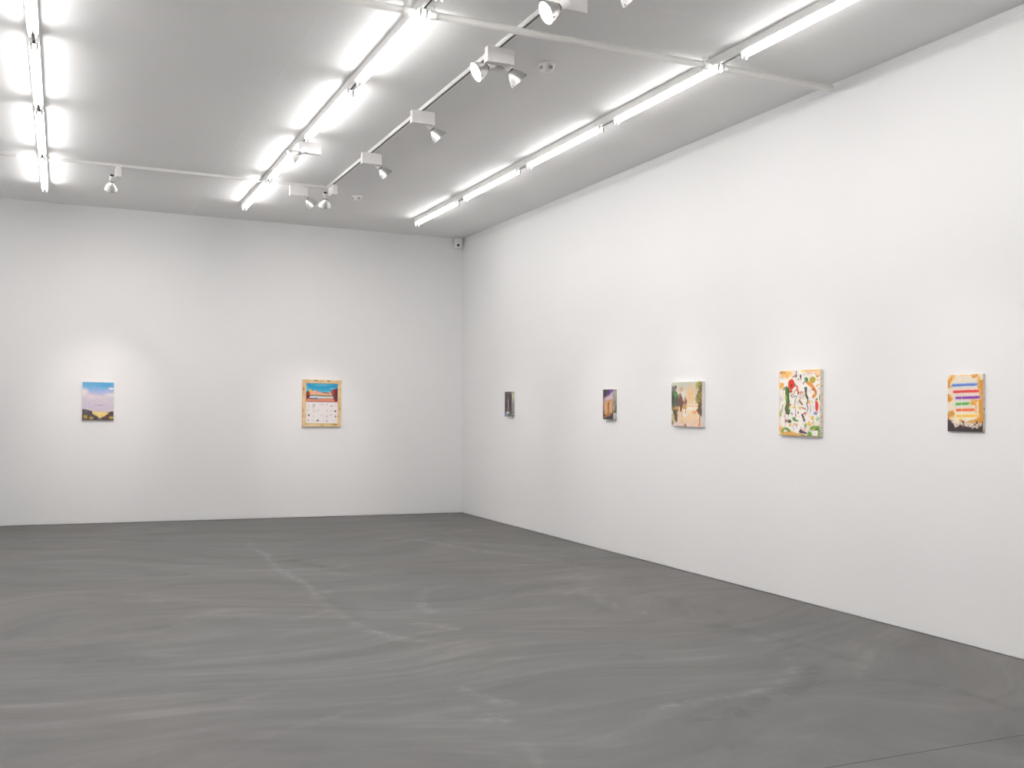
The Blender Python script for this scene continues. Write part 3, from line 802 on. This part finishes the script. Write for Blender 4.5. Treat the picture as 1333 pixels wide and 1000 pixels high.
# --- crowded white painting with many small figures
wd, ht = .488, .524; K = rart(85, 570, 95, 868)
a = Art(wd, ht, (249, 245, 238), 190, 41)
a.mottle((236, 226, 216), .55, 12, 2, .6); O = (246, 196, 116)
def B(X, Y, rx, ry, c, so=.35, ro=.5, al=1.0, an=0): u, v = K(X, Y); a.blob(u, v, rx*1.15/485, ry*1.15/773, c, so, ro, al, an)
def S(pts, w_, c, ro=.3, tp=0, w1=None, al=1.0): a.line([K(*p) for p in pts], w_*1.2/773, c, ro, al, tp, None if w1 is None else w1*1.2/773)
B(165, 135, 85, 62, O, .5, .9); B(110, 112, 30, 10, (214, 146, 70)); B(108, 268, 34, 42, (244, 186, 80)); S([(88, 100), (88, 860)], 5, (240, 200, 140)); S([(90, 860), (300, 862), (568, 868)], 5, (190, 160, 70))
S([(370, 100), (470, 98), (568, 92)], 14, (246, 190, 110)); B(545, 140, 40, 50, (248, 206, 150), .6, 1.2); B(450, 130, 50, 22, (240, 206, 190), .6, 1.2); B(370, 108, 30, 12, (236, 224, 130)); S([(520, 150), (535, 185), (560, 160)], 4, (190, 120, 90)); B(555, 275, 22, 14, (244, 206, 120), .6)
B(105, 795, 28, 60, (240, 180, 100), .6, .9); S([(130, 838), (230, 842), (360, 860)], 15, (230, 172, 90), .9); S([(200, 800), (260, 830), (330, 860)], 7, (240, 200, 130), .9); S([(340, 862), (430, 868)], 7, (214, 170, 80)); B(556, 760, 14, 40, (246, 200, 130), .6)
B(235, 258, 38, 60, (222, 66, 40), .2, .15); B(237, 268, 8, 20, (100, 24, 16), .5, .8)
S([(180, 310), (178, 400), (200, 470), (170, 540), (185, 590)], 24, (124, 84, 60), .2); S([(186, 318), (184, 400), (192, 460), (186, 530), (198, 585)], 24, (78, 130, 46), .3); S([(200, 340), (205, 470), (212, 580)], 7, (44, 78, 30)); B(170, 415, 12, 30, (206, 206, 70), .7, .8)
B(155, 300, 28, 14, (130, 130, 132), .5, .5, 1, -.5); B(225, 340, 20, 20, (190, 70, 50), .5, .9); B(212, 500, 24, 10, (222, 66, 48)); B(202, 335, 10, 30, (90, 40, 36), .5, .6)
BK = (58, 54, 52)
S([(232, 385), (262, 378), (270, 345), (290, 318), (312, 345)], 3, BK); S([(232, 385), (240, 418), (270, 400), (290, 395), (302, 412), (282, 428), (276, 510), (262, 540)], 3.4, BK)
S([(292, 105), (288, 135), (302, 160), (280, 178)], 5, (84, 62, 58)); S([(290, 158), (262, 160), (250, 176)], 4, (84, 62, 58)); B(345, 162, 9, 28, (70, 54, 56), .5, 1.2); B(340, 205, 22, 18, (238, 200, 196), .7, 1, .8); B(318, 200, 8, 14, (150, 160, 110), .6)
B(412, 205, 22, 26, (80, 132, 70), .3, .5, 1, .7); S([(400, 225), (380, 240), (378, 258)], 5, (60, 92, 60)); B(485, 215, 34, 42, (184, 164, 54), .3, .3); S([(410, 240), (440, 255)], 8, (206, 116, 60))
S([(440, 250), (480, 285), (515, 330), (525, 375), (500, 405)], 22, (232, 150, 72), .3, 0, 12); S([(478, 320), (500, 330)], 5, (110, 70, 40)); S([(495, 385), (480, 410), (490, 425)], 5, (220, 120, 80))
DG = (78, 82, 66)
B(402, 308, 18, 16, DG, .3, .3); S([(408, 310), (402, 370), (425, 420)], 15, DG, .3); S([(420, 400), (434, 450), (412, 500), (440, 540), (405, 605)], 9, (70, 70, 62), .3, 0, 3); B(405, 365, 6, 16, (120, 150, 70), .6)
S([(300, 280), (308, 320), (318, 355)], 14, (226, 100, 56), .6); B(280, 270, 9, 20, (120, 116, 90), .5); S([(320, 355), (312, 388)], 5, (90, 70, 60)); B(355, 355, 22, 14, (222, 130, 84), .5, .9); B(355, 400, 30, 45, (226, 208, 190), .6, 1.2); S([(330, 450), (350, 480), (368, 500)], 9, (150, 120, 84), .8); S([(330, 400), (345, 440)], 3, (200, 140, 120)); S([(385, 380), (375, 440)], 3, (190, 160, 150))
B(445, 470, 15, 19, (236, 200, 70)); B(265, 530, 24, 13, (236, 200, 90), .4, .8); B(330, 540, 14, 20, (240, 206, 110), .6, .9); S([(350, 530), (405, 550)], 8, (214, 150, 120), .9); B(225, 500, 12, 6, (226, 60, 44)); B(210, 540, 9, 16, (226, 220, 214))
B(533, 515, 18, 62, (224, 62, 44), .25, .15); B(536, 436, 8, 12, (110, 70, 46)); B(518, 600, 22, 22, (138, 146, 200), .4, .5); B(568, 425, 13, 42, (124, 160, 84), .4, .5); B(458, 550, 14, 40, (204, 196, 212), .6, .6, .8); B(100, 430, 18, 45, (206, 206, 226), .7, .7, .8); S([(130, 500), (118, 580)], 6, (150, 170, 130)); B(100, 610, 18, 42, (176, 180, 70), .6, .7); B(565, 545, 8, 50, (216, 206, 230), .7, .6, .8)
S([(158, 600), (160, 720)], 3, BK); S([(198, 600), (200, 640)], 3, BK); S([(200, 605), (235, 600)], 3, BK); B(180, 695, 22, 18, (200, 120, 100), .5, 1.2); B(212, 698, 24, 24, (64, 84, 48), .4, .8); B(265, 665, 24, 22, (96, 146, 62), .5, 1.0); B(300, 690, 28, 12, (110, 150, 80), .5, 1.0); S([(285, 540), (282, 700)], 2.5, (120, 120, 110)); B(318, 595, 10, 17, (90, 110, 70), .5, .6); B(332, 640, 9, 14, (240, 196, 150), .6, .6)
S([(366, 620), (378, 650), (390, 685)], 12, (96, 64, 54), .6); B(393, 602, 13, 15, (210, 70, 60)); B(245, 610, 14, 20, (196, 180, 190), .6, .8); B(290, 735, 26, 20, (240, 186, 150), .5, 1.2); B(218, 745, 16, 22, (242, 196, 110), .5, .9); S([(250, 745), (270, 800)], 5, (190, 186, 222), .8); S([(300, 740), (298, 775)], 5, (160, 150, 190), .8)
S([(120, 830), (135, 795), (160, 780), (190, 795), (210, 810)], 13, (110, 156, 70), .8); B(405, 745, 14, 26, (140, 180, 110), .5, .9); B(355, 815, 30, 24, (78, 66, 84), .35, 1.0); S([(350, 820), (410, 832)], 9, (84, 70, 88), .8); B(385, 790, 30, 26, (246, 206, 200), .6, .8, .7); S([(400, 770), (390, 800)], 4, (220, 120, 100)); S([(352, 765), (348, 790)], 4, (200, 110, 100))
B(485, 655, 22, 24, (238, 190, 90), .4, 1.0); B(450, 722, 24, 24, (240, 192, 84), .4, 1.0); S([(505, 680), (470, 740), (440, 745)], 4, (220, 180, 100)); B(545, 665, 26, 30, (176, 204, 160), .6, 1.0); B(500, 770, 52, 26, (116, 164, 64), .4, 1.0); B(545, 765, 28, 26, (104, 156, 62), .4, .8); S([(500, 795), (560, 785)], 5, (90, 60, 40)); B(505, 780, 16, 12, (206, 196, 70), .5, .8); B(450, 842, 28, 30, (104, 152, 66), .35, .6); B(560, 825, 20, 50, (124, 166, 80), .4, .8); B(512, 825, 38, 26, (240, 246, 236), .4, .7); B(378, 858, 16, 8, (100, 130, 60))
rs = np.random.RandomState(6)
for k in range(70):                       # loose ink flicks and dabs between the figures
    X, Y = rs.uniform(100, 560), rs.uniform(110, 855); c = [(70, 62, 60), (226, 120, 80), (120, 160, 90), (238, 196, 100), (170, 168, 206), (200, 90, 80), (110, 90, 70)][k % 7]
    dx, dy = rs.uniform(-18, 18), rs.uniform(-26, 26); S([(X, Y), (X + dx*.6 + rs.uniform(-8, 8), Y + dy*.5), (X + dx, Y + dy)], rs.uniform(1.5, 4.5), c, .6, 0, None, .75)
a.jitter(9)
sd = Art(.029, ht, (240, 232, 212), 110, 43)
for v in (.05, .14, .25, .37, .48, .60, .70, .715, .78, .87, .95): sd.blob(.45, v, .28, .007, (70, 56, 44), .5, .6)
sd.mottle((244, 222, 186), .58, 10, 4, .5); sd.jitter(8)
right(6.140, 6.627, 1.3205, 1.843, .029, a, sd, 'largest painting on the right wall, white with many small colourful figures')

# --- striped painting
wd, ht = .281, .372; K = rart(122, 605, 110, 888)
a = Art(wd, ht, (240, 226, 204), 150, 51)
n = fbm(a.U*5, a.V*7, 77, 4)
g = (222, 152, 54)
cx = np.maximum(np.abs(a.U-.47)/.52, np.abs(a.V-.38)/.62)
a.mix(np.clip((cx + (n-.5)*1.3 - .80)/.08, 0, 1), (238, 190, 110)); a.mix(np.clip((cx + (n-.5)*1.1 - .90)/.06, 0, 1), g)
a.poly([K(525, 240), K(560, 200), K(610, 180), K(610, 760), K(560, 790), K(420, 775), K(400, 750), K(520, 720), K(550, 640), K(545, 470), K(560, 380), K(530, 290)], g, .03, .03)
a.poly([K(415, 490), K(470, 460), K(520, 500), K(520, 620), K(500, 640), K(505, 530), K(430, 530)], (230, 168, 70), .03, .03); a.poly([K(130, 620), K(200, 600), K(225, 660), K(200, 700), K(130, 700)], (224, 158, 66), .04, .03)
a.blob(*K(480, 145), .07, .025, (216, 150, 60), .4, .9); a.blob(*K(250, 700), .25, .06, (246, 222, 170), .8, .6, .8)
def ST(X0, X1, Y, c, c2): 
    a.line([K(X0, Y+4), K((X0+X1)/2, Y), K(X1, Y-4)], 40/778, tuple(int(q*.25+236*.75) for q in c), .25, .45, it=1); a.line([K(X0+12, Y+4), K((X0+X1)/2, Y), K(X1-10, Y-2)], 18/778, c, .25, it=1); a.line([K(X0+20, Y+8), K(X1-20, Y+4)], 5/778, c2, .4, .7, it=1)
ST(180, 525, 250, (106, 142, 212), (60, 84, 170)); ST(200, 548, 340, (230, 74, 68), (206, 50, 60)); ST(235, 562, 424, (150, 74, 176), (116, 44, 146)); ST(235, 418, 508, (98, 184, 88), (70, 160, 70)); ST(240, 492, 592, (242, 124, 66), (236, 96, 48)); ST(240, 535, 672, (252, 212, 100), (248, 196, 70))
a.line([K(318, 400), K(318, 720)], .008, (246, 232, 206), .3, .6)
m = np.clip((a.V - (.90 - .10*np.clip((.25-a.U)*4, 0, 1)) + (fbm(a.U*9, a.V*9, 91)-.5)*.22)/.02, 0, 1); lo = np.clip((a.V-.80)/.03, 0, 1)
a.mix(np.clip((a.V-.83 + (n-.5)*.1)/.04, 0, 1)*(a.V < .95)*.9, (222, 206, 196)); a.mix(m, (64, 50, 52)); a.mix(np.clip((a.V-.945)/.015, 0, 1), (56, 44, 48)); a.mix(np.clip((a.V-.78)/.05, 0, 1)*np.clip((.14-a.U)/.05, 0, 1), (66, 50, 56))
a.mottle((64, 48, 54), .6, 24, 12, .9, lo); a.jitter(12)
sd = Art(.016, ht, (222, 214, 200), 80, 53); sd.mottle((206, 150, 100), .6, 8, 3, .6); sd.blob(.6, .6, .6, .02, (150, 110, 80), .5, .6); sd.jitter(6)
right(4.643, 4.924, 1.389, 1.7625, .017, a, sd, 'rightmost painting, six coloured horizontal stripes on cream and gold')
